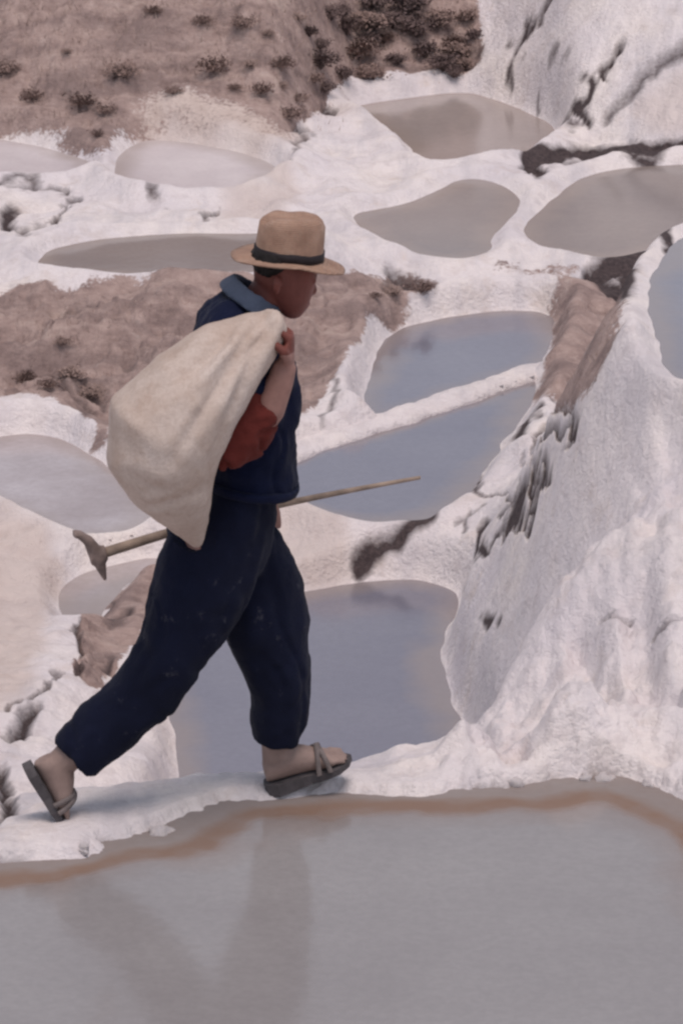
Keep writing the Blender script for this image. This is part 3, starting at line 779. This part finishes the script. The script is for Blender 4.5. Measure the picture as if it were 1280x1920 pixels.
def hat_mesh(prof, thick=.0025):
    bm = bmesh.new(); seg = 48; vs = []
    for rx, rz, h_, fl in prof:
        r = []
        for k in range(seg):
            a = 2 * math.pi * k / seg
            wob = .0016 * math.sin(3 * a + .5) + .0010 * math.sin(7 * a)
            pinch = 1.0
            hh = h_
            if fl == 'brim':
                hh = h_ + .010 * abs(math.sin(a)) ** 2 * max(0, (rx - .075) / .055) - .010 * max(0, math.cos(a)) * max(0, (rx - .075) / .055)
            if fl == 'top':
                hh = h_ - .012 * math.exp(-(math.sin(a) * rz / .022) ** 2) * (1 if True else 0) + .004 * math.cos(a)
            r.append(bm.verts.new(hat_pt(rx * pinch + wob, rz * pinch + wob, hh + wob, a)))
        vs.append(r)
    for p_, q in zip(vs[:-1], vs[1:]):
        for k in range(seg): bm.faces.new((p_[k], p_[(k+1) % seg], q[(k+1) % seg], q[k]))
    return bm, vs
prof = [(.131,.122,-.004,'brim'),(.132,.123,-.001,'brim'),(.118,.110,.000,'brim'),(.100,.094,.002,'brim'),(.083,.080,.006,'brim'),(.0785,.077,.012,''),(.0775,.0765,.030,''),(.0765,.075,.060,''),(.0750,.073,.082,''),(.071,.068,.095,'top'),(.062,.058,.103,'top'),(.045,.042,.105,'top'),(.022,.020,.104,'top'),(.004,.004,.103,'top')]
bm, vs = hat_mesh(prof); bm.faces.new(vs[-1])
inner = [(.131,.122,-.0045,'brim'),(.100,.094,-.001,'brim'),(.083,.080,.002,'brim'),(.076,.0745,.010,''),(.073,.072,.06,''),(.060,.058,.093,'')]
bm2, vs2 = hat_mesh(inner); bm2.faces.new(vs2[-1])
tmp = bpy.data.meshes.new('t'); bm2.to_mesh(tmp); bm.from_mesh(tmp); bpy.data.meshes.remove(tmp); bm2.free()
me = bpy.data.meshes.new('hat'); bm.to_mesh(me); bm.free()
hat = link_mesh('hat', me, M_STRAW, person); hat['label'] = 'weathered straw hat with a dark band'
bm, vs = hat_mesh([(.079,.0775,.008,''),(.0815,.080,.009,''),(.0808,.0797,.027,''),(.077,.0757,.029,'')])
me = bpy.data.meshes.new('hat_band'); bm.to_mesh(me); bm.free()
link_mesh('hat_band', me, simple('dark_ribbon', (.022, .017, .020), .7, .3, 40, .001), hat)

# ------------------------------------------------------------------ the sack
M_SACK, n, b = mat('cotton_sack')
tc = N(n, 'ShaderNodeTexCoord').outputs['Object']
a1 = noise_node(n, 5, 5, .6, vec=tc); a2 = noise_node(n, 32, 4, .6, vec=tc); a3 = noise_node(n, 110, 3, .7, vec=tc)
c = ramp(n, a1.outputs[0], [(.3, (.42, .32, .27)), (.5, (.53, .435, .385)), (.7, (.60, .51, .465))])
c = mixc(n, rng(n, a2.outputs[0], .5, .75, 0, .40), c, (.37, .26, .205))
c = mixc(n, rng(n, a3.outputs[0], .42, .66, 0, .30), c, (.33, .25, .205))
n.links.new(c, b.inputs['Base Color']); b.inputs['Roughness'].default_value = .9; b.inputs['Specular IOR Level'].default_value = .15
h = N(n, 'ShaderNodeMath', operation='ADD'); n.links.new(a2.outputs[0], h.inputs[0]); n.links.new(a3.outputs[0], h.inputs[1])
bump(n, b, h.outputs[0], .5, .004)
sack_pts = [(526,600,-.215,14,.03),(518,606,-.215,28,.04),(490,627,-.215,45,.062),(434,668,-.215,68,.10),(364,735,-.215,88,.14),(312,798,-.21,106,.165),(306,858,-.205,97,.16),(322,908,-.20,76,.13),(343,953,-.19,50,.09),(359,990,-.185,27,.05),(370,1022,-.18,8,.02)]
bm = bmesh.new(); limb(bm, sack_pts, 40, 2.1)
me = remeshed(bm, .008, 6, 'salt_sack')
s0, s1 = W(524, 608, -.215), W(320, 960, -.2); sdir = (s1 - s0).normalized(); sl = (s1 - s0).length
su = sdir.cross(NN).normalized()
CREASES = [([(508,603),(440,640),(350,705),(262,775)], .016, .013), ([(510,616),(450,680),(385,755),(318,850)], .018, .014),
           ([(512,630),(462,704),(420,790),(392,880)], .013, .012), ([(498,594),(420,620),(330,675)], .010, .012),
           ([(505,610),(465,648),(410,700),(370,742)], .010, .008), ([(250,900),(300,915),(350,900),(395,860)], .006, .016), ([(290,950),(330,930),(385,925)], .006, .012)]
def sack_folds(c):
    rel = c - np.array(s0); al = rel @ np.array(sdir) / sl; uu = rel @ np.array(su); vv = rel @ np.array(NN)
    ang = np.arctan2(vv, uu)
    k = np.clip(1 - al / .85, 0, 1)
    f = 0 * al
    x_ = c @ np.array(T); z_ = c[:, 2]
    for line, dep, wid in CREASES:
        q = [(W(p[0], p[1], -.33).dot(T), W(p[0], p[1], -.33).z) for p in line]
        d_, t_ = seg_dist(x_ + .006 * fbm(c[:,0], c[:,1], c[:,2], 12, 2, 19), z_, q, False)
        fade = np.clip(1.15 - t_ / (len(q) - 1), 0, 1) * np.clip(-(c - np.array(s0)) @ np.array(NN) * 12 + .3, 0, 1)
        f = f - dep * fade * np.exp(-(d_ / wid) ** 2) + dep * .55 * fade * np.exp(-((d_ - 2.0 * wid) / (wid * 1.1)) ** 2)
    return f + .006 * fbm(c[:,0], c[:,1], c[:,2], 5, 2, 121) + .002 * fbm(c[:,0], c[:,1], c[:,2], 22, 3, 131)
displace(me, sack_folds)
sack = link_mesh('salt_sack', me, M_SACK)
tag(sack, 'bulging cream cloth sack slung over the walking man\'s shoulder', 'sack')

# ------------------------------------------------------------------ the pick carried behind his hip
M_WOOD = simple('worn_wood', (.30, .225, .18), .75, .35, 24, .002, 90)
M_IRON = simple('rusty_iron', (.22, .165, .15), .7, .4, 30, .002)
tool = empty('hand_pick', th1); tag(tool, 'long handled pick carried level in the man\'s far hand', 'tool')
bm = bmesh.new(); rings = []
dt = (th0 - th1).normalized()
for k in range(13):
    f_ = k / 12; c_ = th1.lerp(th0, f_) + UP * (.018 * math.sin(math.pi * f_)) + NN * .004 * math.sin(7 * f_)
    r_ = .0135 * (1 - f_) + .0045 * f_
    rings.append((c_, UP * r_, NN * r_))
ring_loft(bm, rings, 12)
me = bpy.data.meshes.new('handle'); bm.to_mesh(me); bm.free(); link_mesh('handle', me, M_WOOD, tool)
bm = bmesh.new()
limb(bm, [(138,1000,TOOL_N,5,.022),(150,1003,TOOL_N,7,.022),(166,1014,TOOL_N,10,.02),(178,1034,TOOL_N,14,.022),(186,1050,TOOL_N,13,.022),(192,1070,TOOL_N,8,.016),(198,1088,TOOL_N,3,.006)], 14, 2.6)
limb(bm, [(168,1045,TOOL_N,16,.022),(200,1036,TOOL_N,15,.02)], 14)
me = remeshed(bm, .004, 2, 'pick_head'); link_mesh('pick_head', me, M_IRON, tool)

# ------------------------------------------------------------------ loose salt lumps along the bank
M_SALT = simple('salt_crystal', (.76, .72, .71), .8, .1, 25, .006, 70)
for i, (px, py, r_) in enumerate([(303,1566,17),(155,1602,13),(966,1474,12),(1096,1462,13),(1132,1464,17),(1215,1475,11)]):
    c_ = hit_ground(px, py)
    bm = bmesh.new(); bmesh.ops.create_icosphere(bm, subdivisions=3, radius=1)
    me = bpy.data.meshes.new('salt_lump'); bm.to_mesh(me); bm.free()
    rr = r_ / PPM
    displace(me, lambda c, i=i: .5 * fbm(c[:,0] + i * 7, c[:,1], c[:,2], 1.3, 3, 141))
    o = link_mesh('salt_lump', me, M_TERR)
    o.scale = (rr * 1.25, rr, rr * .8); o.location = c_ + UP * rr * .05; o.rotation_euler = (0, 0, i * 1.7)
    tag(o, 'small white salt lump on the crusted edge of the foreground pond', 'salt lump', 'salt lumps along the foreground pond edge')

# ------------------------------------------------------------------ shrubs and dry grass on the hillside
M_LEAF = simple('dry_leaf', (.155, .11, .105), .9, .45, 14, 0)
M_LEAF2 = simple('grey_brown_leaf', (.25, .175, .155), .9, .45, 14, 0)
M_TWIG = simple('twig', (.11, .08, .075), .9, .3, 20, 0)
def shrub_meshes(seed, tall=1.0, leaves=620):
    rn = random.Random(seed)
    tw = bmesh.new(); lf = bmesh.new(); tips = []
    for k in range(13):
        a = rn.uniform(0, 6.28); sp = rn.uniform(.15, .8)
        e = Vector((math.cos(a) * sp, math.sin(a) * sp, rn.uniform(.5, 1.0) * tall))
        mid_ = e * .5 + Vector((rn.uniform(-.1, .1), rn.uniform(-.1, .1), .08))
        pts = [Vector((0, 0, -.05)), mid_, e]
        ring_loft(tw, [(p, Vector((r_, 0, 0)), Vector((0, r_, 0))) for p, r_ in zip(pts, (.03, .02, .008))], 5)
        tips.append((mid_, e))
    for k in range(leaves):
        m_, e = rn.choice(tips); t = rn.random()
        p = m_.lerp(e, t ** .7) + Vector((rn.gauss(0, .17), rn.gauss(0, .17), rn.gauss(0, .14)))
        s = rn.uniform(.05, .12)
        d1 = Vector((rn.gauss(0, 1), rn.gauss(0, 1), rn.gauss(0, 1))).normalized(); d2 = d1.orthogonal().normalized()
        lf.faces.new([lf.verts.new(p - d1 * s), lf.verts.new(p + d2 * s * .55), lf.verts.new(p + d1 * s), lf.verts.new(p - d2 * s * .55)])
    a = bpy.data.meshes.new('branches'); tw.to_mesh(a); tw.free(); a.materials.append(M_TWIG)
    b_ = bpy.data.meshes.new('foliage'); lf.to_mesh(b_); lf.free()
    return a, b_
M_LEAF3 = simple('pale_dry_leaf', (.30, .215, .19), .9, .4, 14, 0)
M_TWIG2 = simple('pale_twig', (.20, .15, .14), .9, .3, 20, 0)
KIND = []
for s in range(6):
    a, b_ = shrub_meshes(200 + s, (.9, .7, .8, .45, .5, .4)[s], 620 if s < 3 else 420)
    b_.materials.append((M_LEAF, M_LEAF2, M_LEAF, M_LEAF3, M_LEAF2, M_LEAF3)[s])
    if s >= 3: a.materials.clear(); a.materials.append(M_TWIG2)
    KIND.append((a, b_))
def shrub(px, py, wpx, label, group, k=None, i=0):
    g = hit_ground(px, py + wpx * .35)
    r_ = 1.35 * wpx * random.uniform(.7, 1.3) * (g.y * cP + (H - g.z) * sP) / F
    o = empty('shrub', g); tag(o, label, 'shrub', group)
    a, b_ = KIND[k]
    for nm, me in (('branches', a), ('foliage', b_)):
        c_ = bpy.data.objects.new(nm, me); COL.objects.link(c_); c_.parent = o
    o.scale = (r_, r_, r_ * random.uniform(.75, 1.05)); o.rotation_euler = (0, 0, random.uniform(0, 6))
    return o
gl = 'shrubs on the brown hillside'
i = 0
for (px, py, w_, lb) in [(150,190,36,'bare brown shrub on the lower left hillside above the pale pond'),(198,205,26,'small brown shrub right beside the larger shrub on the left hillside'),
    (860,95,46,'dark bushy shrub at the white salt edge of the hillside'),(700,45,44,'big dark shrub at the top middle of the hillside'),
    (235,135,34,'low spreading brown shrub on the open brown slope'),(325,170,20,'lone shrub on a thin stem above the pale earth strip'),
    (5,130,30,'brown shrub cut by the left edge on the hillside'),(455,40,34,'rounded brown shrub high on the hillside above the hat'),]:
    shrub(px, py, w_, lb, gl, (4 if w_ < 40 else 5) if px < 650 else 1, i); i += 1
for (px, py, w_) in [(640,140,34),(600,120,30),(670,100,34),(740,110,30),(780,60,32),(820,40,30),(760,20,36),(830,125,28),(700,140,26),(580,60,26),(620,30,32),(490,170,20),(520,120,24),(560,185,20),(400,130,24),(280,20,20),(60,180,22),(180,250,18),(130,95,18),(440,160,22),(870,30,30),(800,100,26),(650,60,26),(545,215,22),(850,140,22),(610,165,26),(720,75,26),(890,70,24),(735,45,28),(845,90,26),(690,75,24),(380,40,18),(870,120,26),(560,30,26),(600,85,24),(505,60,20),(640,20,28),(700,10,26),(590,150,22),(530,160,20),(470,120,18)]:
    shrub(px, py, w_, 'dry brown shrub scattered with others over the left part of the hillside' if px < 300 else ('dry brown shrub scattered with others over the middle of the hillside' if px < 570 else 'dark brown shrub in the dense cluster at the right end of the hillside'), gl, (i % 3) if px > 570 else 3 + i % 3, i); i += 1
gs = 'tufts on the middle earth slope'
for (px, py, w_) in [(120,640,22),(140,700,26),(170,740,22),(90,720,22),(40,710,20),(735,545,24),(790,545,20),(700,555,16)]:
    shrub(px, py, w_, 'dry brown tuft on the earth slope left of the sack' if px < 400 else 'dry brown tuft on the earth just right of the man\'s head', gs, 3 + i % 3, i); i += 1

def dry_grass():
    rn = random.Random(5); vs = []; fs = []
    def blade(p, h_):
        a = rn.uniform(0, 6.28); w_ = h_ * .07
        lean = Vector((rn.gauss(0, .35), rn.gauss(0, .35), 1)) * h_
        s = Vector((math.cos(a), math.sin(a), 0)) * w_; k = len(vs)
        vs.extend([p - s, p + s, p + lean]); fs.append((k, k + 1, k + 2))
    def clump(px, py, n, h_):
        y0 = 16.5 if py < 300 else 12.5
        g = hit_ground(px, py, y0)
        for _ in range(n):
            q = g + Vector((rn.gauss(0, .03), rn.gauss(0, .03), 0)); q.z = ground_z(q.x, q.y) - .005
            blade(q, h_ * rn.uniform(.4, 1.1))
    def spread(n, x0, x1, y0, y1, hgt, ok=lambda x, y: True):
        for _ in range(n):
            px, py = rn.uniform(x0, x1), rn.uniform(y0, y1)
            if ok(px, py): clump(px, py, rn.randint(2, 5), hgt * rn.uniform(.5, 1.2))
    spread(2600, -150, 890, -160, 245, .035, lambda x, y: not (y > 165 and 240 < x < 570) and not (x > 620 and y > 135))
    spread(500, -100, 400, 560, 740, .022); spread(160, 1040, 1130, 570, 740, .02)
    me = bpy.data.meshes.new('dry_grass'); me.from_pydata([tuple(v) for v in vs], [], fs)
    o = link_mesh('dry_grass', me, simple('straw_grass', (.40, .30, .26), .9, .4, 8, 0))
    tag(o, 'short dry brown grass on the hillside and earth slopes', 'dry grass', None, 'stuff')
dry_grass()
